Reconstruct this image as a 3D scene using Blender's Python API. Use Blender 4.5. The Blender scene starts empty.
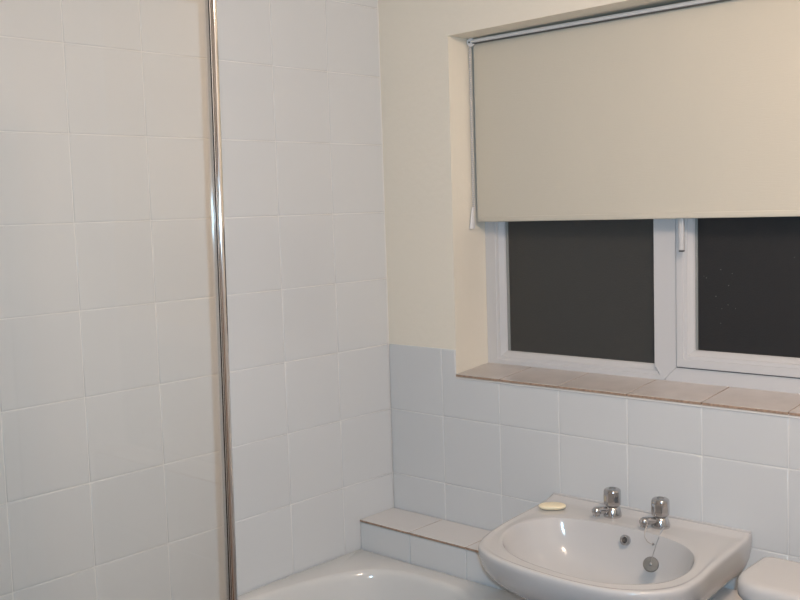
import bpy, bmesh, math, random
from mathutils import Vector, Matrix
random.seed(4)
PI = math.pi
SC = bpy.context.scene
COL = SC.collection

# ------------------------------------------------------------------ materials
def new_mat(name):
    m = bpy.data.materials.new(name); m.use_nodes = True
    n = m.node_tree.nodes; b = n['Principled BSDF']
    return m, n, m.node_tree.links, b

def mat(name, col, rough=.5, metal=0, coat=0, bump=0, scale=50, detail=4, var=0, spec=.5, stretch=None, coat_rough=.05):
    m, n, l, b = new_mat(name)
    b.inputs['Base Color'].default_value = (*col, 1)
    b.inputs['Roughness'].default_value = rough
    b.inputs['Metallic'].default_value = metal
    b.inputs['Coat Weight'].default_value = coat
    b.inputs['Coat Roughness'].default_value = coat_rough
    b.inputs['Specular IOR Level'].default_value = spec
    if bump or var:
        tc = n.new('ShaderNodeTexCoord'); nz = n.new('ShaderNodeTexNoise')
        nz.inputs['Scale'].default_value = scale; nz.inputs['Detail'].default_value = detail
        mp = n.new('ShaderNodeMapping')
        if stretch: mp.inputs['Scale'].default_value = stretch
        l.new(tc.outputs['Object'], mp.inputs['Vector']); l.new(mp.outputs[0], nz.inputs['Vector'])
        if bump:
            bp = n.new('ShaderNodeBump'); bp.inputs['Strength'].default_value = 1
            bp.inputs['Distance'].default_value = bump
            l.new(nz.outputs['Fac'], bp.inputs['Height']); l.new(bp.outputs[0], b.inputs['Normal'])
        if var:
            r = n.new('ShaderNodeValToRGB')
            r.color_ramp.elements[0].position = .3; r.color_ramp.elements[1].position = .7
            r.color_ramp.elements[0].color = (*[c*(1-var) for c in col], 1)
            r.color_ramp.elements[1].color = (*[min(1, c*(1+var)) for c in col], 1)
            l.new(nz.outputs['Fac'], r.inputs[0]); l.new(r.outputs[0], b.inputs['Base Color'])
    return m

M = {}
M['tile'] = mat('glazed_white_tile', (.66, .665, .665), .16, bump=.0012, scale=7, detail=1, spec=.5)
M['grout'] = mat('white_grout', (.74, .73, .71), .8, bump=.0004, scale=300)
M['tile_body'] = mat('unglazed_tile_edge', (.36, .25, .18), .8, var=.3, scale=120)
M['sill_tile'] = mat('sill_tile_glaze', (.57, .53, .51), .3, bump=.0006, scale=18, var=.06, detail=3)
M['ledge_tile'] = mat('ledge_tile_glaze', (.69, .67, .655), .25, bump=.0005, scale=9, detail=1)
M['cream'] = mat('cream_emulsion_paint', (.84, .775, .66), .75, bump=.0012, scale=45, detail=5)
M['white_wall'] = mat('white_emulsion_paint', (.76, .77, .78), .7, bump=.001, scale=45)
M['ceil'] = mat('ceiling_paint', (.80, .78, .75), .85, bump=.001, scale=60)
M['floor'] = mat('brown_floor_vinyl', (.22, .14, .105), .4, var=.25, scale=6)
M['wood'] = mat('varnished_door_wood', (.30, .14, .06), .4, var=.3, scale=5, stretch=(1, 8, 1))
M['ceramic'] = mat('basin_ceramic', (.575, .565, .56), .13, coat=.3)
M['bath'] = mat('bath_acrylic', (.69, .68, .66), .10, coat=.3)
M['chrome'] = mat('polished_chrome', (.72, .71, .70), .09, 1)
M['chrome_tap'] = mat('tap_chrome', (.52, .52, .53), .16, 1)
M['steel'] = mat('brushed_metal', (.36, .35, .34), .4, 1)
M['upvc'] = mat('white_upvc', (.62, .615, .62), .28)
M['gasket'] = mat('dark_gasket', (.03, .03, .03), .6)
M['spacer'] = mat('glazing_spacer', (.30, .31, .30), .5)
M['alu'] = mat('pale_aluminium', (.74, .73, .72), .4, 0)
M['plastic'] = mat('white_plastic', (.75, .73, .73), .35)
M['gloss_white'] = mat('cool_white_gloss_paint', (.74, .82, .90), .3)  # bluish tint gives the added side door a cool reflection in the screen
M['hole'] = mat('dark_recess', (.09, .085, .08), .5)
M['soap'] = mat('cream_soap', (.88, .78, .56), .45, bump=.0005, scale=60)
M['plug'] = mat('grey_plug', (.16, .16, .15), .5, .1, var=.2, scale=70)
M['bead'] = mat('bead_chain_plastic', (.62, .60, .60), .4)
M['caulk'] = mat('white_sealant', (.74, .73, .70), .5)

def blind_mat():
    m, n, l, b = new_mat('woven_cream_fabric')
    b.inputs['Base Color'].default_value = (.63, .585, .49, 1); b.inputs['Roughness'].default_value = .8
    b.inputs['Sheen Weight'].default_value = .2
    tc = n.new('ShaderNodeTexCoord'); hs = []
    for s in ((700, 1, 25), (25, 1, 700)):
        mp = n.new('ShaderNodeMapping'); mp.inputs['Scale'].default_value = s
        nz = n.new('ShaderNodeTexNoise'); nz.inputs['Scale'].default_value = 1; nz.inputs['Detail'].default_value = 2
        l.new(tc.outputs['Object'], mp.inputs[0]); l.new(mp.outputs[0], nz.inputs['Vector']); hs.append(nz)
    a = n.new('ShaderNodeMath'); a.operation = 'ADD'
    l.new(hs[0].outputs['Fac'], a.inputs[0]); l.new(hs[1].outputs['Fac'], a.inputs[1])
    bp = n.new('ShaderNodeBump'); bp.inputs['Distance'].default_value = .0004
    l.new(a.outputs[0], bp.inputs['Height']); l.new(bp.outputs[0], b.inputs['Normal'])
    return m
M['fabric'] = blind_mat()

def pane_mat(name, col, specks):
    # obscure (stippled) glass with the night behind it
    m, n, l, b = new_mat(name)
    b.inputs['Base Color'].default_value = (*col, 1)
    b.inputs['Roughness'].default_value = .38
    b.inputs['Transmission Weight'].default_value = .35
    b.inputs['IOR'].default_value = 1.45
    tc = n.new('ShaderNodeTexCoord'); nz = n.new('ShaderNodeTexNoise')
    nz.inputs['Scale'].default_value = 260; nz.inputs['Detail'].default_value = 2
    l.new(tc.outputs['Object'], nz.inputs['Vector'])
    bp = n.new('ShaderNodeBump'); bp.inputs['Distance'].default_value = .0008; bp.inputs['Strength'].default_value = .8
    l.new(nz.outputs['Fac'], bp.inputs['Height']); l.new(bp.outputs[0], b.inputs['Normal'])
    if specks:
        vo = n.new('ShaderNodeTexVoronoi'); vo.inputs['Scale'].default_value = 75
        l.new(tc.outputs['Object'], vo.inputs['Vector'])
        n2 = n.new('ShaderNodeTexNoise'); n2.inputs['Scale'].default_value = 9
        l.new(tc.outputs['Object'], n2.inputs['Vector'])
        lt = n.new('ShaderNodeMath'); lt.operation = 'LESS_THAN'; lt.inputs[1].default_value = .10
        l.new(vo.outputs['Distance'], lt.inputs[0])
        g = n.new('ShaderNodeMath'); g.operation = 'GREATER_THAN'; g.inputs[1].default_value = .56
        l.new(n2.outputs['Fac'], g.inputs[0])
        mu = n.new('ShaderNodeMath'); mu.operation = 'MULTIPLY'
        l.new(lt.outputs[0], mu.inputs[0]); l.new(g.outputs[0], mu.inputs[1])
        mx = n.new('ShaderNodeMix'); mx.data_type = 'RGBA'
        mx.inputs[6].default_value = (*col, 1); mx.inputs[7].default_value = (.28, .27, .27, 1)
        l.new(mu.outputs[0], mx.inputs[0]); l.new(mx.outputs[2], b.inputs['Base Color'])
    return m
M['pane_a'] = pane_mat('obscure_glass', (.075, .075, .071), False)
M['pane_b'] = pane_mat('speckled_obscure_glass', (.036, .036, .038), True)

def clear_glass():
    m = bpy.data.materials.new('clear_screen_glass'); m.use_nodes = True
    n = m.node_tree.nodes; l = m.node_tree.links; n.clear()
    out = n.new('ShaderNodeOutputMaterial'); mx = n.new('ShaderNodeMixShader')
    tr = n.new('ShaderNodeBsdfTransparent'); tr.inputs[0].default_value = (.985, .99, .985, 1)
    gl = n.new('ShaderNodeBsdfGlossy'); gl.inputs['Roughness'].default_value = .02
    fr = n.new('ShaderNodeFresnel'); fr.inputs['IOR'].default_value = 1.45
    l.new(fr.outputs[0], mx.inputs[0]); l.new(tr.outputs[0], mx.inputs[1]); l.new(gl.outputs[0], mx.inputs[2])
    l.new(mx.outputs[0], out.inputs[0])
    return m
M['glass'] = clear_glass()

# ------------------------------------------------------------------ helpers
def obj(name, bm, m, parent=None, smooth=True, angle=40, recalc=True):
    if recalc: bmesh.ops.recalc_face_normals(bm, faces=bm.faces)
    me = bpy.data.meshes.new(name)
    if smooth:
        for f in bm.faces: f.smooth = True
        for e in bm.edges:
            if len(e.link_faces) == 2 and e.calc_face_angle(0) > math.radians(angle): e.smooth = False
    bm.to_mesh(me); bm.free()
    o = bpy.data.objects.new(name, me); COL.objects.link(o)
    for x in (m if isinstance(m, (list, tuple)) else [m]): me.materials.append(x)
    if parent: o.parent = parent
    return o

def tag(o, label, cat, group=None):
    o['label'] = label; o['category'] = cat
    if group: o['group'] = group
    return o

def thing(name, label, cat, loc=(0, 0, 0), group=None):
    o = bpy.data.objects.new(name, None); COL.objects.link(o)
    o.location = loc; o.empty_display_size = .05
    return tag(o, label, cat, group)

def struct(o, label=None):
    o['kind'] = 'structure'
    if label: o['label'] = label
    return o

def box(bm, x0, x1, y0, y1, z0, z1, bev=0, seg=2, mi=0):
    r = bmesh.ops.create_cube(bm, size=1)
    vs = r['verts']
    for v in vs:
        v.co = Vector(((x0+x1)/2+v.co.x*(x1-x0), (y0+y1)/2+v.co.y*(y1-y0), (z0+z1)/2+v.co.z*(z1-z0)))
    fs = set(f for v in vs for f in v.link_faces)
    for f in fs: f.material_index = mi
    if bev:
        es = list(set(e for v in vs for e in v.link_edges))
        bmesh.ops.bevel(bm, geom=es, offset=bev, segments=seg, profile=.5, affect='EDGES')
    return vs

def loft(bm, loops, closed=True, cap0=False, cap1=False, mi=0):
    rows = [[bm.verts.new(p) for p in lp] for lp in loops]
    n = len(rows[0])
    for a, b in zip(rows, rows[1:]):
        for i in range(n if closed else n-1):
            j = (i+1) % n
            f = bm.faces.new((a[i], a[j], b[j], b[i])); f.material_index = mi
    if cap0: bm.faces.new(rows[0][::-1]).material_index = mi
    if cap1: bm.faces.new(rows[-1]).material_index = mi
    return rows

def lathe(bm, prof, loc=(0, 0, 0), axis=(0, 0, 1), n=32, mi=0, cap=True):
    q = Vector((0, 0, 1)).rotation_difference(Vector(axis).normalized())
    loops = []
    for r, z in prof:
        loops.append([Vector(loc)+q @ Vector((r*math.cos(2*PI*i/n), r*math.sin(2*PI*i/n), z)) for i in range(n)])
    return loft(bm, loops, cap0=cap, cap1=cap, mi=mi)

def tube(bm, pts, r, n=10, cap=True, mi=0):
    pts = [Vector(p) for p in pts]; loops = []
    up = Vector((0, 0, 1)); prev = None
    for i, p in enumerate(pts):
        t = (pts[min(i+1, len(pts)-1)]-pts[max(i-1, 0)]).normalized()
        if prev is None:
            a = up if abs(t.z) < .9 else Vector((1, 0, 0))
            u = t.cross(a).normalized()
        else:
            u = (prev-t*prev.dot(t)).normalized()
        prev = u; w = t.cross(u)
        rr = r[i] if isinstance(r, (list, tuple)) else r
        loops.append([p+(u*math.cos(2*PI*k/n)+w*math.sin(2*PI*k/n))*rr for k in range(n)])
    loft(bm, loops, cap0=cap, cap1=cap, mi=mi)

def ball(bm, c, r, seg=8, ring=6, sc=(1, 1, 1)):
    bmesh.ops.create_uvsphere(bm, u_segments=seg, v_segments=ring, radius=1,
        matrix=Matrix.Translation(c) @ Matrix.Diagonal((r*sc[0], r*sc[1], r*sc[2], 1)))

def catmull(pts, n):
    out = []; N = len(pts)
    for i in range(N):
        p0, p1, p2, p3 = [Vector(pts[(i+k) % N]) for k in (-1, 0, 1, 2)]
        for k in range(n):
            t = k/n
            out.append(.5*((2*p1)+(p2-p0)*t+(2*p0-5*p1+4*p2-p3)*t*t+(3*p1-p0-3*p2+p3)*t**3))
    return out

GAP = .0026
def tiles(bm, O, U, V, us, vs, mi=0, side=None, t=.007, wob=.00012, skip=None):
    """glazed tiles between the grout lines us x vs on the plane O + u U + v V; the glaze faces U x V"""
    O, U, V = Vector(O), Vector(U), Vector(V); N = U.cross(V).normalized()
    for a, b in zip(us, us[1:]):
        for c, d in zip(vs, vs[1:]):
            if skip and skip(a, b, c, d): continue
            u0, u1, v0, v1 = a+GAP/2, b-GAP/2, c+GAP/2, d-GAP/2
            h = [random.uniform(-wob, 0) for _ in range(4)]
            loops = []
            for ins, dn in ((0, -t), (0, -.0012), (.0004, -.0005), (.0014, -.0001), (.003, 0), (.012, 0)):
                q = [(u0+ins, v0+ins), (u1-ins, v0+ins), (u1-ins, v1-ins), (u0+ins, v1-ins)]
                loops.append([O+U*x+V*y+N*(dn+(h[k] if dn > -t else 0)) for k, (x, y) in enumerate(q)])
            rows = [[bm.verts.new(p) for p in lp] for lp in loops]
            for li, (ra, rb) in enumerate(zip(rows, rows[1:])):
                for i in range(4):
                    f = bm.faces.new((ra[i], ra[(i+1) % 4], rb[(i+1) % 4], rb[i]))
                    f.material_index = side if (side is not None and li == 0) else mi
            bm.faces.new(rows[-1]).material_index = mi

# ------------------------------------------------------------------ room constants
ZR = [1.95-.19653*r for r in range(-3, 10)]                # horizontal grout heights
ROWS = sorted([z for z in ZR if z > .02 and z < 2.40]+[0, 2.4])
LCOL = [0, -.2108, -.4102, -.609, -.8079, -1.0067, -1.2036]
while LCOL[-1] > -2.8: LCOL.append(LCOL[-1]-.199)
LCOL.append(-3.0)
BCOL = [0, .205, .408, .6, .8, .996, 1.199]
while BCOL[-1] < 2.5: BCOL.append(BCOL[-1]+.2)
BCOL.append(2.75)
RX, RY, RZ = 2.75, -3.0, 2.4
WX0, WX1 = .2565, 1.80            # window opening
ZS = 1.096                        # sill front height
ZT = 1.164                        # top of the half-height tiling
def zhead(x): return 2.0345+(x-WX0)*0.0135
FY = .15                          # face of the window frame
PAINT = .004
BATH_Z = .577
LEDGE_Z = .664
LEDGE_Y = -.148

# left wall: tiled to the ceiling
bm = bmesh.new()
box(bm, -.12, -.0016, RY, 0.004, 0, RZ, mi=1)
tiles(bm, (0, 0, 0), (0, 1, 0), (0, 0, 1), LCOL[::-1], ROWS)
struct(obj('wall_left', bm, [M['tile'], M['grout']], recalc=False), 'wall of square white glazed tiles beside the bath')

# back wall: paint above, white tiles to half height, window opening with plain reveals
def wall_quads(bm):
    D = .34
    xs = [-.12, WX0, WX1, RX+.12]
    # piers
    box(bm, xs[0], xs[1], PAINT, D, 0, RZ, mi=1)
    box(bm, xs[2], xs[3], PAINT, D, 0, RZ, mi=1)
    box(bm, xs[1], xs[2], PAINT, D, 0, ZS-.010, mi=1)
    vs = box(bm, xs[1], xs[2], PAINT, D, 2.0, RZ, mi=1)
    for v in vs:
        if v.co.z < 2.2: v.co.z = zhead(v.co.x)
bm = bmesh.new(); wall_quads(bm)
# grout bed under the tiles
box(bm, 0, WX0-.0015, .0014, PAINT+.001, 0, ZT, mi=2)
box(bm, WX0-.0015, WX1+.0015, .0014, PAINT+.001, 0, ZS-.006, mi=2)
box(bm, WX1+.0015, RX, .0014, PAINT+.001, 0, ZT, mi=2)
rows_b = [z for z in ROWS if z < ZT-.01]
def put(us, vs): tiles(bm, (0, 0, 0), (1, 0, 0), (0, 0, 1), us, vs)
# columns fully left of the window go to the tile top, the others to the sill
put([0, .205], rows_b+[ZT+.001])
put([.205, .408], rows_b)
put([.205, WX0-.0005], [rows_b[-1], ZT+.001]) if False else None
cols_mid = [c for c in BCOL if .4 < c < WX1+.01]
put(cols_mid, rows_b+[ZS-.006])
# the notched tile at the window corner (cut round the sill)
u0, u1, uc, v0, v1, vc = .205+GAP/2, .408-GAP/2, WX0-.001, rows_b[-1]+GAP/2, ZT-.001, ZS-.0075
P = [(u0, v0), (u1, v0), (u1, vc), (uc, vc), (uc, v1), (u0, v1)]
lo = [[(u, .007, v) for u, v in P], [(u, .0015, v) for u, v in P]]
cx_, cz_ = .23, 1.03
def ins(u, v, k): return (u+(k if u < .22 else -k), v+(k if v < 1.0 else -k))
lo += [[(ins(u, v, k)[0], y, ins(u, v, k)[1]) for u, v in P] for k, y in ((.0006, .0006), (.002, 0), (.006, 0))]
rw = loft(bm, lo); bm.faces.new(rw[-1])
rem = [c for c in BCOL if c > WX1+.01]
put([cols_mid[-1]]+rem, rows_b[:-1]+[rows_b[-1]])
put([cols_mid[-1]]+rem, [rows_b[-1], ZS-.006])
bmesh.ops.recalc_face_normals(bm, faces=bm.faces)
struct(obj('wall_back', bm, [M['tile'], M['cream'], M['grout']]), 'cream painted window wall, tiled white to half height')

for nm, a in (('wall_right', (RX, RX+.12, RY, PAINT, 0, RZ)), ('wall_front', (-.12, RX+.12, RY-.12, RY, 0, RZ))):
    bm = bmesh.new(); box(bm, *a); struct(obj(nm, bm, M['white_wall']))
bm = bmesh.new(); box(bm, -.12, RX+.12, RY-.12, .34, -.1, 0); struct(obj('floor', bm, M['floor']))
bm = bmesh.new(); box(bm, -.12, RX+.12, RY-.12, .34, RZ, RZ+.1); struct(obj('ceiling', bm, M['ceil']))
# unseen door behind the camera, added for the chrome to reflect
bm = bmesh.new(); box(bm, 1.55, 2.35, RY, RY+.04, 0, 2.0, .003)
for zz in ((.2, .9), (1.0, 1.85)):
    for xx in ((1.66, 1.92), (1.98, 2.24)): box(bm, xx[0], xx[1], RY+.035, RY+.05, zz[0], zz[1], .006)
struct(obj('added_door_1', bm, M['wood']), 'unseen brown panelled door behind the camera, added for the chrome to reflect')

bm = bmesh.new(); box(bm, RX-.03, RX, -1.25, -.46, 0, 2.30, .003)  # unseen tall door, added so the shower glass reflects a pale cool band
box(bm, RX-.045, RX, -.46, -.39, 0, 2.37, .004); box(bm, RX-.045, RX, -1.32, -1.25, 0, 2.37, .004); box(bm, RX-.045, RX, -1.25, -.46, 2.30, 2.37, .004)
for zz in ((.2, 1.0), (1.1, 2.15)):
    for yy in ((-1.16, -.90), (-.81, -.55)): box(bm, RX-.038, RX-.028, yy[0], yy[1], zz[0], zz[1], .004)
struct(obj('added_door_2', bm, M['gloss_white']), 'unseen white panelled door on the side wall, added for the shower glass to reflect')

# tiled window sill (rises slightly to the frame)
bm = bmesh.new()
SL = .0125/.15
ang = math.atan(SL)
Us, Vs = (1, 0, 0), (0, math.cos(ang), math.sin(ang))
tiles(bm, (0, -.003, ZS), Us, Vs, [WX0, .412, .6, .8, .996, 1.199, 1.4, 1.6, WX1], [0, .156], mi=0, side=1, t=.0075, wob=.0003)
vs = box(bm, WX0+.0006, WX1-.0006, .006, FY+.06, ZS-.010, ZS-.004, mi=2)
for v in vs:
    if v.co.z > ZS-.007: v.co.z = ZS-.0025+max(0, v.co.y)*SL
vs = box(bm, WX0+.001, WX1-.001, -.0018, .004, ZS-.0135, ZS-.0078, .0012, mi=2)
sill = struct(obj('trim_1', bm, [M['sill_tile'], M['tile_body'], M['grout']]), 'brownish tiled window sill under the dark window panes')

# boxed-in tiled ledge along the back wall
bm = bmesh.new()
box(bm, .001, RX-.001, LEDGE_Y+.004, -.0015, 0, LEDGE_Z-.004, mi=2)
LC = [0.001, .195, .397, .60, .80, 1.0, 1.2, 1.4, 1.6, 1.8, 2.0, 2.2, 2.4, 2.6, 2.749]
tiles(bm, (0, LEDGE_Y-.003, LEDGE_Z), (1, 0, 0), (0, 1, 0), LC, [0, -LEDGE_Y+.001], mi=3, side=1)
tiles(bm, (0, LEDGE_Y, 0), (1, 0, 0), (0, 0, 1), LC, [.0, .185, .38, LEDGE_Z-.0075], mi=0, t=.004)
struct(obj('trim_2', bm, [M['tile'], M['tile_body'], M['grout'], M['ledge_tile']]), 'low white tiled ledge along the window wall behind bath and basin')

# ------------------------------------------------------------------ window
bm = bmesh.new()
X = [WX0+.001, .802, .856, WX1-.001]
ZB, ZTOP = ZS+.0125, 1.998
def member(bm, ax, a0, a1, b0, b1, prof, mi=0):
    """straight profile: ax 'z' runs up from a0 to a1 between x b0..b1; ax 'x' runs along x between z b0..b1. prof = [(frac, y)]"""
    loops = []
    for s in (a0, a1):
        lp = []
        for fr, y in prof:
            w = b0+(b1-b0)*fr
            lp.append((w, y, s) if ax == 'z' else (s, y, w))
        loops.append(lp)
    loft(bm, loops, cap0=True, cap1=True, mi=mi)
FB = FY+.065
def ring(bm, o, i, prof, yback):
    """mitred frame: o, i = (x0, x1, z0, z1) outer and inner rectangles; prof = [(distance from the inner edge, y)] going inwards"""
    def rect(r, y): return [(r[0], y, r[2]), (r[1], y, r[2]), (r[1], y, r[3]), (r[0], y, r[3])]
    loops = [rect(o, yback), rect(o, prof[0][1])]
    for d, y in prof:
        loops.append(rect((i[0]-d, i[1]+d, i[2]-d, i[3]+d), y))
    loops.append(rect(i, yback))
    loft(bm, loops)
bead = [(.030, FY), (.028, FY+.0025), (.018, FY+.003), (.016, FY+.0055), (.003, FY+.012), (0, FY+.018)]
ring(bm, (X[0], .826, ZB, ZTOP), (.318, .799, 1.1465, 1.945), [(.0265, FY), (.0245, FY+.0025), (.016, FY+.003), (.014, FY+.0055), (.003, FY+.012), (0, FY+.018)], FB)
ring(bm, (.824, X[3], ZB, ZTOP), (.8565, 1.745, 1.144, 1.97), [(.0005, FY), (0, FY+.0008)], FB)
V_ = [(.7955, 1.96), (.7955, 1.1440), (.8020, 1.1360), (.8160, 1.1130), (.8200, 1.1105), (.8250, 1.1130), (.8562, 1.1440), (.8562, 1.96)]
rw = loft(bm, [[(x, FY+.03, z) for x, z in V_], [(x, FY-.0002, z) for x, z in V_], [(x+(.0006 if x < .82 else -.0006), FY-.0016, z+.0006) for x, z in V_]]); bm.faces.new(rw[-1])
win = obj('window_1', bm, M['upvc'], angle=18); struct(win, 'white plastic double window with obscure glass, dark outside')
bm = bmesh.new()
for c in ((.7995, 1.1385), (.8060, 1.1275)): ball(bm, (c[0], FY-.0002, c[1]), .0013)
obj('screw_cap', bm, M['spacer'], win)
# opening sash
S0, S1, SZ0, SZ1 = .8575, 1.735, 1.1455, 1.97
bm = bmesh.new()
SY = FY-.006
ring(bm, (S0+.0015, S1-.0015, SZ0+.0015, SZ1-.0015), (.9016, 1.69, 1.1905, 1.925), [(.0425, SY+.001), (.041, SY), (.024, SY), (.0225, SY+.0025), (.0145, SY+.0035), (.0125, SY+.0065), (.003, SY+.014), (0, SY+.02)], FB-.01)
sash = obj('sash', bm, M['upvc'], win, angle=18)
bm = bmesh.new()
box(bm, .855, S1, FY+.001, FY+.004, SZ0-.0016, SZ0+.001); box(bm, .8555, .8585, FY+.001, FY+.004, SZ0, SZ1)
obj('gasket', bm, M['gasket'], sash)
# handle on the sash stile, hanging just below the blind
bm = bmesh.new()
box(bm, .8815, .8945, SY-.030, SY-.020, 1.442, 1.60, .003, 3)
box(bm, .8785, .8965, SY-.021, SY+.001, 1.585, 1.66, .003, 3)
hd = obj('window_handle', bm, M['upvc'], sash)
bm = bmesh.new(); box(bm, .8830, .8930, SY-.0305, SY-.0195, 1.4395, 1.4425); obj('handle_end', bm, M['gasket'], hd)
# panes
bm = bmesh.new(); box(bm, .312, .805, FY+.018, FY+.024, 1.141, 1.95); p1 = obj('glass_pane', bm, M['pane_a'], win, smooth=False)
bm = bmesh.new(); box(bm, .896, 1.695, SY+.020, SY+.026, 1.185, 1.93); p2 = obj('glass_pane', bm, M['pane_b'], sash, smooth=False)
p1['label'] = 'plain dark obscure glass pane'; p2['label'] = 'dark obscure glass pane with pale specks'
bm = bmesh.new(); box(bm, .3185, .3275, FY+.0168, FY+.0179, 1.147, 1.94); obj('spacer_bar', bm, M['spacer'], p1)
bm = bmesh.new(); box(bm, .902, .9085, SY+.0185, SY+.0199, 1.191, 1.92); obj('spacer_bar', bm, M['spacer'], p2)

# ------------------------------------------------------------------ roller blind
blind = thing('roller_blind', 'cream fabric roller blind pulled halfway down inside the window recess', 'blind', (1.0, .1, 1.52))
def bobj(name, bm, m, p=None):
    o = obj(name, bm, m)
    if p is None:
        o.parent = blind; o.location = -Vector(blind.location)
    else: o.parent = p
    return o
BX0, BX1, BY = .2695, 1.79, .1
def zrail(x): return 2.0215+(x-BX0)*.002
bm = bmesh.new()
nx, nz_ = 60, 12
loops = []
for side in (0, .0012):
    for k in range(nz_+1):
        t = k/nz_; row = []
        for i in range(nx+1):
            x = BX0+(BX1-BX0)*i/nx
            z = 1.5215+(zrail(x)+.004-1.5215)*t
            y = BY+.0015*math.sin(x*9+1)*math.sin(t*PI)+.0007*math.sin(x*31)*(1-t)
            if t < .001: y += 0
            row.append((x, y+side, z))
        loops.append(row)
    if side == 0: loops0 = loops; loops = []
loft(bm, loops0, closed=False); loft(bm, loops[::-1], closed=False)
fab = bobj('blind_fabric', bm, M['fabric'])
bm = bmesh.new()
vs = box(bm, BX0+.001, BX1-.001, BY-.0022, BY+.0035, 1.5213, 1.536, .002, 2)
bobj('hem_bar', bm, M['fabric'])
bm = bmesh.new()
loops = []
for x in (BX0+.006, BX1):
    z = zrail(x)
    loops.append([(x, BY+.03, z+.0105), (x, BY-.010, z+.0105), (x, BY-.0155, z+.0085), (x, BY-.017, z+.005), (x, BY-.015, z+.0005), (x, BY-.010, z-.001), (x, BY+.03, z-.001)])
loft(bm, loops, cap0=True, cap1=True)
bobj('head_rail', bm, M['alu'])
bm = bmesh.new()
loops = []
for x in (BX0+.006, BX1):
    z = zrail(x)
    loops.append([(x, BY-.002, z-.001), (x, BY-.0125, z-.001), (x, BY-.0125, z-.0030), (x, BY-.002, z-.0030)])
loft(bm, loops, cap0=True, cap1=True)
bobj('rail_dark_strip', bm, M['hole'])  # thin dark strip along the underside of the head rail
bm = bmesh.new()
lathe(bm, [(.002, -.009), (.0105, -.009), (.0115, -.007), (.0115, .004), (.002, .004)], (.2700, BY-.010, 2.0235), (.45, -1, 0), 28)
br = bobj('end_bracket', bm, M['plastic'])
bm = bmesh.new()
d = Vector((.45, -1, 0)).normalized()
e = Vector((1, .45, 0)).normalized()
for k in (-.005, .0045):
    c = Vector((.2700, BY-.010, 2.0235))+d*.0035+e*k
    lathe(bm, [(.0001, 0), (.0026, 0), (.0026, .0012), (.0001, .0012)], c, d, 12)
bobj('bracket_hole', bm, M['hole'], br)
# bead chain, two strands, with a clear plastic weight
bm = bmesh.new()
for dx, dy in ((.0015, -.012), (.0056, -.0125)):
    z = 2.012
    while z > 1.556:
        ball(bm, (.2625+dx, BY+dy, z), .0021, 8, 5); z -= .0062
    tube(bm, [(.2625+dx, BY+dy, 2.016), (.2625+dx, BY+dy, 1.552)], .0006, 6)
bobj('bead_chain', bm, M['bead'])
bm = bmesh.new()
pr = [(.2660, 1.563, .0045), (.2650, 1.545, .0065), (.2640, 1.525, .0095), (.2625, 1.508, .0120), (.2622, 1.503, .0110)]
loops = [[(cx+r*.55*math.cos(2*PI*i/20)-.0015*0, BY-.016+r*math.sin(2*PI*i/20)*.9, z) for i in range(20)] for cx, z, r in pr]
loft(bm, loops, cap0=True, cap1=True)
w = bobj('chain_weight', bm, M['plastic'])

# ------------------------------------------------------------------ bath
bath = thing('bathtub', 'white bath with rounded inner rim in the tiled corner below the ledge', 'bath', (.45, -1.0, 0))
NB = 160
X0, X1, Y0, Y1 = .002, .668, LEDGE_Y-.0045, -1.76
cxb, cyb = .324, -.955
def superell(a0, a1, b, p, z, cx=cxb, cy=cyb):
    out = []
    for i in range(NB):
        t = 2*PI*i/NB
        c, s = math.cos(t), math.sin(t)
        a = a1 if c > 0 else a0
        out.append((cx+a*abs(c)**(2/p)*(1 if c > 0 else -1), cy+b*abs(s)**(2/p)*(1 if s > 0 else -1), z))
    return out
def rect_loop(x0, x1, y0, y1, z):
    out = []
    for i in range(NB):
        t = 2*PI*i/NB
        q = superell(.44, .44, .80, 2.7, 0)[i] if False else None
        c, s = math.cos(t), math.sin(t)
        p = 3.3
        dx = abs(c)**(2/p)*(1 if c >= 0 else -1)*.29; dy = abs(s)**(2/p)*(1 if s >= 0 else -1)*.75
        k = min(((x1-cxb)/dx if dx > 1e-6 else 9e9), ((x0-cxb)/dx if dx < -1e-6 else 9e9),
                ((y0-cyb)/dy if dy > 1e-6 else 9e9), ((y1-cyb)/dy if dy < -1e-6 else 9e9))
        out.append((cxb+dx*k, cyb+dy*k, z))
    # snap the nearest samples to the corners
    for X_, Y_ in ((x0, y0), (x0, y1), (x1, y0), (x1, y1)):
        i = min(range(NB), key=lambda j: (out[j][0]-X_)**2+(out[j][1]-Y_)**2); out[i] = (X_, Y_, z)
    return out
bm = bmesh.new()
z = BATH_Z
def S(k, z): return superell(.290-k, .290-k, .750-k, 3.3, z)
loops = [rect_loop(X0, X1, Y0, Y1, z-.045), rect_loop(X0, X1, Y0, Y1, z-.006), rect_loop(X0+.002, X1-.002, Y0-.002, Y1+.002, z-.001), rect_loop(X0+.005, X1-.005, Y0-.004, Y1+.004, z)]
loops += [S(-.003, z), S(.003, z-.0012), S(.008, z-.005), S(.012, z-.012), S(.015, z-.022), S(.028, z-.09), S(.05, z-.20), S(.07, z-.30), S(.10, z-.36), S(.15, z-.385), S(.24, z-.392)]
loft(bm, loops, cap1=True)
shell = obj('bath_shell', bm, M['bath'], bath, angle=60); shell.location = -Vector(bath.location)
bm = bmesh.new(); box(bm, X1-.03, X1-.012, Y1+.01, Y0-.01, 0, z-.03, .002); 
o = obj('bath_panel', bm, M['bath'], bath); o.location = -Vector(bath.location)

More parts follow.
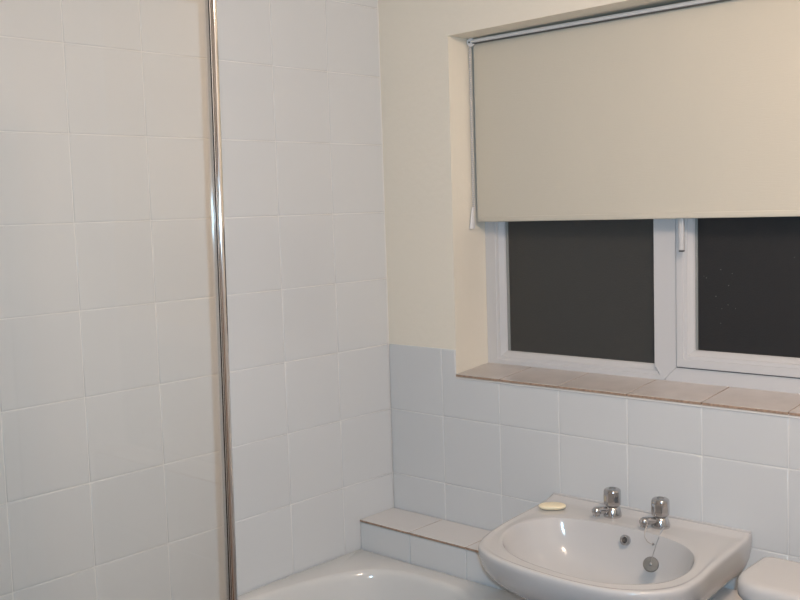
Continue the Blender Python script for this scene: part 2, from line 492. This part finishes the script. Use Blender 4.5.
# ------------------------------------------------------------------ shower screen
SXX = .640
yt, yb = -1.0935, -1.1090           # the free edge leans a hair
ZT0, ZB0 = 1.9430, BATH_Z+.002
def ry(z): return yb+(yt-yb)*(z-0.8830)/(1.0470)
scr = thing('shower_screen', 'clear glass shower screen with polished chrome edge rail standing on the bath', 'shower screen', (SXX, -1.4, BATH_Z))
def sobj(name, bm, m, **k):
    o = obj(name, bm, m, scr, **k); o.location = -Vector(scr.location); return o
YE = -1.70
bm = bmesh.new()
loft(bm, [[(SXX-.003, ry(zz)-.006, zz), (SXX+.003, ry(zz)-.006, zz), (SXX+.003, YE, zz), (SXX-.003, YE, zz)] for zz in (ZB0+.01, ZT0-.008)], cap0=True, cap1=True)
sobj('glass_panel', bm, M['glass'], smooth=False)
# free-edge chrome profile: a rounded channel
bm = bmesh.new()
loops = []
for zz in (ZB0, ZT0):
    y = ry(zz)
    half = [(.0025, -.0086), (.0052, -.0086), (.0061, -.0081), (.0064, -.0073), (.0059, -.0065), (.0042, -.0060), (.0040, -.0054)]
    for k in range(13):
        t = -PI/2+PI*k/12
        half.append((.0042+.0056*math.cos(t), .0010+.0064*math.sin(t)))
    half.append((.003, .0080))
    lp = [(SXX+a_, y+b_, zz) for a_, b_ in half]+[(SXX-a_, y+b_, zz) for a_, b_ in half[::-1]]
    loops.append(lp)
loft(bm, loops, cap0=True, cap1=True)
sobj('edge_rail', bm, M['chrome'])
bm = bmesh.new(); box(bm, SXX-.007, SXX+.007, YE, ry(ZT0)-.010, ZT0-.013, ZT0, .003, 3); sobj('top_rail', bm, M['chrome'])
bm = bmesh.new(); box(bm, SXX-.007, SXX+.007, YE, ry(ZB0)-.010, ZB0, ZB0+.014, .003, 3); sobj('bottom_rail', bm, M['chrome'])
bm = bmesh.new(); box(bm, SXX-.010, SXX+.010, YE-.02, YE, ZB0, ZT0, .003, 3); sobj('end_post', bm, M['chrome'])

# ------------------------------------------------------------------ washbasin
BZ = .80
outer = [(.578, -.003), (.583, -.055), (.590, -.105), (.600, -.215), (.615, -.310), (.634, -.380), (.664, -.432), (.715, -.464), (.785, -.483), (.86, -.492),
         (.94, -.494), (1.01, -.486), (1.065, -.466), (1.11, -.432), (1.138, -.380), (1.143, -.315), (1.132, -.215), (1.123, -.105), (1.119, -.045), (1.118, -.003)]
inner = [(.672, -.150), (.645, -.195), (.638, -.240), (.645, -.290), (.665, -.340), (.700, -.385), (.745, -.415), (.80, -.436), (.865, -.446), (.93, -.450), (1.0, -.439),
         (1.05, -.410), (1.088, -.365), (1.100, -.310), (1.094, -.250), (1.065, -.185), (1.02, -.140), (.96, -.115), (.89, -.105), (.82, -.104), (.75, -.113), (.705, -.126)]
bc = Vector((.872, -.26))
NQ = 144
def polar(pts, corner=False):
    """resample a star-shaped outline at NQ equal angles about bc"""
    dense = []
    if corner:
        P = [Vector(p) for p in pts]
        op = []
        for i in range(len(P)-1):
            p0, p1, p2, p3 = P[max(i-1, 0)], P[i], P[i+1], P[min(i+2, len(P)-1)]
            for k in range(24):
                t = k/24
                op.append(.5*((2*p1)+(p2-p0)*t+(2*p0-5*p1+4*p2-p3)*t*t+(3*p1-p0-3*p2+p3)*t**3))
        op.append(P[-1])
        dense = op+[P[-1].lerp(P[0], k/60) for k in range(1, 60)]
    else:
        dense = catmull([Vector(p) for p in pts], 20)
    out = []
    segs = list(zip(dense, dense[1:]+dense[:1]))
    for i in range(NQ):
        th = 2*PI*i/NQ; dr = Vector((math.cos(th), math.sin(th))); best = None
        for a, b in segs:
            e_ = b-a; den = dr.x*e_.y-dr.y*e_.x
            if abs(den) < 1e-12: continue
            w_ = a-bc
            t = (w_.x*e_.y-w_.y*e_.x)/den; s = (w_.x*dr.y-w_.y*dr.x)/den
            if t > 0 and -1e-6 <= s <= 1+1e-6 and (best is None or t > best): best = t
        out.append(bc+dr*best)
    return out
Lo, Li = polar(outer, True), polar(inner)
# put real corners at the wall
for cxy in ((.578, -.003), (1.118, -.003)):
    i = min(range(NQ), key=lambda j: (Lo[j]-Vector(cxy)).length); Lo[i] = Vector(cxy)
def sstep(a, b, x):
    t = max(0, min(1, (x-a)/(b-a))); return t*t*(3-2*t)
def shrink(L, k):
    out = []
    for p in L:
        d_ = (p-bc); ln = d_.length; out.append(bc+d_*((ln-k)/ln))
    return out
def rimz(p, t):
    # t 0 at the outer edge, 1 at the bowl edge
    zz = BZ-.0035*sstep(.0, .35, t)-.002*sstep(.85, 1, t)
    zz += .008*sstep(-.027, -.019, p.y)
    return zz
loops = []
# underside, scaled about the wall
def under(s, z, sy=None):
    sy = s if sy is None else sy
    return [(.872+(p.x-.872)*s, p.y*sy, max(z, .668) if p.y*sy > -.158 else z) for p in Lo]
loops += [under(.22, .612), under(.34, .618), under(.50, .632), under(.64, .652), under(.78, .676), under(.885, .704), under(.945, .728), under(.975, .748), under(.992, .770), under(.999, .786)]
loops.append([(p.x, p.y, BZ-.0065+.008*sstep(-.027, -.019, p.y)) for p in Lo])
for k, dz in ((.0015, -.0028), (.004, -.0008)):
    loops.append([(p.x, min(p.y, -.003), BZ+dz+.008*sstep(-.027, -.019, p.y)) for p in shrink(Lo, k)])
Ls = shrink(Lo, .008)
NR = 16
for k in range(NR+1):
    t = k/NR; lp = []
    for a, b in zip(Ls, Li):
        p = a.lerp(b, t); lp.append((p.x, min(p.y, -.003), rimz(p, t)))
    loops.append(lp)
dc = Vector((.885, -.235))
for s, dz in ((.998, .0063), (.994, .0082), (.987, .0118), (.976, .017), (.96, .028), (.93, .045), (.885, .065), (.82, .086), (.73, .103), (.62, .115), (.50, .123), (.36, .129), (.22, .133), (.10, .136), (.055, .138)):
    loops.append([(dc.x+(p.x-dc.x)*s, dc.y+(p.y-dc.y)*s, BZ-dz) for p in Li])
basin = thing('washbasin', 'white ceramic washbasin fixed to the tiled wall under the window', 'washbasin', (.872, -.24, 0))
def wobj(name, bm, m, parent=None, **k):
    o = obj(name, bm, m, basin if parent is None else parent, **k)
    if parent is None: o.location = -Vector(basin.location)
    return o
bm = bmesh.new(); loft(bm, loops, cap0=True)
wobj('bowl', bm, M['ceramic'], angle=55)
bm = bmesh.new()
lathe(bm, [(.021, 0), (.021, .002), (.018, .0035), (.013, .001), (.010, -.004)], (dc.x, dc.y, BZ-.1372), n=28)
wobj('waste_ring', bm, M['chrome_tap'])
# overflow on the back wall of the bowl
oc = Vector((.857, -.1165, .7675)); od = Vector((.0, -1, .35)).normalized()
bm = bmesh.new(); lathe(bm, [(.0125, -.006), (.0125, .002), (.0115, .0035), (.0075, .0035), (.0055, .001), (.0048, -.002)], oc, od, 28, cap=False)
ov = wobj('overflow_ring', bm, M['chrome_tap'])
bm = bmesh.new(); lathe(bm, [(.0001, .0005), (.0045, .0005), (.0050, -.0045), (.0001, -.0045)], oc, od, 20)
wobj('overflow_hole', bm, M['hole'], ov)
# sealant where the basin meets the tiles
bm = bmesh.new(); tube(bm, [(.580, -.003, BZ+.0075), (.84, -.003, BZ+.0075), (1.116, -.003, BZ+.0075)], .0028, 8)
wobj('sealant_bead', bm, M['ceramic'])

# ------------------------------------------------------------------ taps
def make_tap(name, label, x, y, z, yaw):
    t = thing(name, label, 'tap', (x, y, z), 'basin taps'); t.rotation_euler = (0, 0, yaw)
    bm = bmesh.new()
    lathe(bm, [(.0215, 0), (.0222, .002), (.0222, .007), (.0210, .011), (.0195, .019), (.0165, .025), (.012, .028), (.0105, .033)], n=36)
    obj('tap_body', bm, M['chrome_tap'], t)
    bm = bmesh.new()
    pts = [(0, -.004, .0145), (0, -.018, .0170), (0, -.030, .0190), (0, -.038, .0195), (0, -.044, .0185), (0, -.046, .017)]
    tube(bm, pts, [.0095, .0092, .0092, .0098, .0105, .0100], 20)
    ball(bm, (0, -.0445, .0180), .0118, 24, 16, (1, 1.0, 1.0))
    lathe(bm, [(.0085, 0), (.0085, -.0045), (.0065, -.0055)], (0, -.0455, .0115), n=20)
    obj('spout', bm, M['chrome_tap'], t)
    bm = bmesh.new()
    n = 64; loops = []
    for r, zz, fl in ((.006, .028, 0), (.0180, .0285, .2), (.0208, .031, 1), (.0212, .040, 1), (.0212, .052, 1), (.0210, .062, 1), (.0200, .067, .7), (.0165, .0695, .2), (.012, .0705, 0), (.004, .070, 0)):
        loops.append([((r-fl*.0011*(.5+.5*math.cos(8*2*PI*i/n)))*math.cos(2*PI*i/n), (r-fl*.0011*(.5+.5*math.cos(8*2*PI*i/n)))*math.sin(2*PI*i/n), zz) for i in range(n)])
    loft(bm, loops, cap0=True, cap1=True)
    h = obj('tap_handle', bm, M['chrome_tap'], t, angle=50)
    bm = bmesh.new(); lathe(bm, [(.0001, .0700), (.0085, .0700), (.0085, .0712), (.0070, .0718), (.0001, .0720)], n=24); obj('handle_cap', bm, M['steel'], h)
    return t
make_tap('basin_tap', 'chrome basin tap above the overflow, nearer the soap, without a chain', .787, -.053, BZ-.0035, -.50)
tr_ = make_tap('basin_tap', 'chrome basin tap with the plug chain attached, further from the soap', .919, -.058, BZ-.0035, -.50)

# plug on its chain, hanging against the bowl
pl = thing('basin_plug', 'round grey plug hanging on a thin chain in the basin bowl', 'plug', (.952, -.167, .745))
def pobj(name, bm, m):
    o = obj(name, bm, m, pl); o.location = -Vector(pl.location); return o
pc = Vector((.950, -.163, .742)); pd = Vector((.32, -.80, .60)).normalized()
bm = bmesh.new(); lathe(bm, [(.0001, -.006), (.0145, -.006), (.0160, -.001), (.0178, .0), (.0178, .0025), (.0165, .0040), (.006, .0045), (.0001, .0045)], pc, pd, 32)
pobj('plug_disc', bm, M['plug'])
bm = bmesh.new(); 
lathe(bm, [(.0001, .004), (.0028, .004), (.0028, .009), (.0001, .010)], pc, pd, 12)
pobj('plug_eye', bm, M['steel'])
bm = bmesh.new()
a = Vector((.938, -.078, BZ+.004)); b = pc+pd*.009+Vector((0, 0, .0))
c1 = Vector((.944, -.118, BZ-.004))
N = 46
for i in range(N+1):
    t = i/N
    p = (1-t)**2*a+2*t*(1-t)*c1+t*t*b
    ball(bm, p, .0013, 6, 4)
tube(bm, [(1-t)**2*a+2*t*(1-t)*c1+t*t*b for t in [k/12 for k in range(13)]], .0006, 5)
pobj('ball_chain', bm, M['steel'])
bm = bmesh.new()
q = [(.905, -.100, BZ+.008), (.906, -.110, BZ-.004), (.910, -.118, BZ-.014), (.918, -.121, BZ-.022), (.9275, -.121, BZ-.0262)]
q_ = [(.921, -.094, BZ+.004), (.920, -.110, BZ-.006), (.921, -.120, BZ-.016), (.926, -.1225, BZ-.024), (.931, -.122, BZ-.0265)]
tube(bm, q, .0009, 8); ball(bm, (.9325, -.121, BZ-.0255), .0034, 12, 8)
pobj('chain_stay', bm, M['steel'])

# soap
bm = bmesh.new()
bmesh.ops.create_uvsphere(bm, u_segments=36, v_segments=18, radius=1)
for v in bm.verts:
    x, y, z = v.co
    k = lambda a_, p_: math.copysign(abs(a_)**p_, a_)
    v.co = Vector((k(x, .8)*.0345, k(y, .8)*.022, max(k(z, .9)*.0075, -.0055)))
soap = obj('soap_bar', bm, M['soap'], angle=60)
soap.location = (.634, -.088, BZ+.0030); soap.rotation_euler = (0, 0, math.radians(38))
tag(soap, 'thin bar of pale cream soap on the left back corner of the basin', 'soap')

# ------------------------------------------------------------------ toilet cistern
cis = thing('toilet_cistern', 'white toilet cistern with rounded lid standing beside the basin', 'toilet cistern', (1.45, -.25, 0))
def cobj(name, bm, m, **k):
    o = obj(name, bm, m, cis, **k); o.location = -Vector(cis.location); return o
def rrect(x0, x1, y0, y1, r, z, n=8, rb=.014):
    out = []
    for cx, cy, a0, r in ((x1-rb, y1-rb, 0, rb), (x0+rb, y1-rb, 90, rb), (x0+r, y0+r, 180, r), (x1-r, y0+r, 270, r)):
        for i in range(n+1):
            t = math.radians(a0+90*i/n); out.append((cx+r*math.cos(t), cy+r*math.sin(t), z))
    return out
CX0, CX1, CY0, CY1, CZ = 1.205, 1.70, -.340, -.155, .820
bm = bmesh.new()
def cl(i_, z, r=.078): return rrect(CX0+i_, CX1-i_, CY0+i_, CY1-i_*.3, max(.01, r-i_), z)
loft(bm, [cl(.004, CZ-.040), cl(0, CZ-.038), cl(-.001, CZ-.028), cl(0, CZ-.015), cl(.0025, CZ-.008), cl(.007, CZ-.003), cl(.014, CZ-.0006), cl(.024, CZ)], cap0=True, cap1=True)
cobj('cistern_lid', bm, M['ceramic'], angle=60)
bm = bmesh.new()
loft(bm, [cl(.05, CZ-.40), cl(.03, CZ-.38), cl(.012, CZ-.20), cl(.010, CZ-.0402)], cap0=True, cap1=True)
cobj('cistern_tank', bm, M['ceramic'], angle=60)
bm = bmesh.new()
def ov_(a, b, yc, z): return [(1.454+a*math.cos(2*PI*i/40), yc+b*math.sin(2*PI*i/40), z) for i in range(40)]
loft(bm, [ov_(.11, .20, -.43, 0), ov_(.10, .18, -.42, .10), ov_(.13, .22, -.44, .25), ov_(.18, .27, -.48, .37), ov_(.185, .275, -.485, .40), ov_(.17, .26, -.485, .405)], cap0=True, cap1=True)
cobj('toilet_pan', bm, M['ceramic'], angle=60)

# ------------------------------------------------------------------ lamps and camera
LP = Vector((1.8, -1.0, RZ))
lamp = thing('ceiling_light', 'round ceiling light fitting above the room', 'lamp', LP)
bm = bmesh.new(); lathe(bm, [(.001, 0), (.07, 0), (.07, -.02), (.05, -.035), (.02, -.04), (.001, -.04)], n=32); obj('lamp_base', bm, M['plastic'], lamp)
ld = bpy.data.lights.new('bulb', 'POINT'); ld.energy = 37.5; ld.color = (1, .77, .60); ld.shadow_soft_size = .13
lo_ = bpy.data.objects.new('bulb', ld); COL.objects.link(lo_); lo_.parent = lamp; lo_.location = (0, 0, -.13)

f_px, yaw, pit, rol = 1003.4715, -0.7414, -0.0914, -0.0312
Cc = Vector((2.0412, -2.1728, 1.568))
fw = Vector((math.sin(yaw)*math.cos(pit), math.cos(yaw)*math.cos(pit), math.sin(pit)))
rt = fw.cross(Vector((0, 0, 1))).normalized(); up = rt.cross(fw)
r2 = rt*math.cos(rol)+up*math.sin(rol); u2 = -rt*math.sin(rol)+up*math.cos(rol)
cd = bpy.data.cameras.new('camera'); cam = bpy.data.objects.new('camera', cd); COL.objects.link(cam)
cd.sensor_fit = 'HORIZONTAL'; cd.sensor_width = 36; cd.lens = 36*f_px/800; cd.clip_start = .02
m4 = Matrix((r2, u2, -fw)).transposed().to_4x4(); m4.translation = Cc
cam.matrix_world = m4; SC.camera = cam
# the camera's own flash, just above and right of the lens
fd = bpy.data.lights.new('camera_flash', 'SPOT'); fd.energy = 86; fd.color = (.50, .765, 1); fd.shadow_soft_size = .008
fd.spot_size = math.radians(95); fd.spot_blend = 1
fl = bpy.data.objects.new('camera_flash', fd); COL.objects.link(fl)
m5 = m4.copy(); m5.translation = Cc+r2*.038+u2*.022; fl.matrix_world = m5

wd = bpy.data.worlds.new('night'); SC.world = wd; wd.use_nodes = True
wd.node_tree.nodes['Background'].inputs[0].default_value = (.02, .022, .03, 1)
wd.node_tree.nodes['Background'].inputs[1].default_value = .3

vs_ = SC.view_settings
vs_.view_transform = 'Standard'; vs_.look = 'None'; vs_.gamma = 1; vs_.use_curve_mapping = False; vs_.exposure = 0
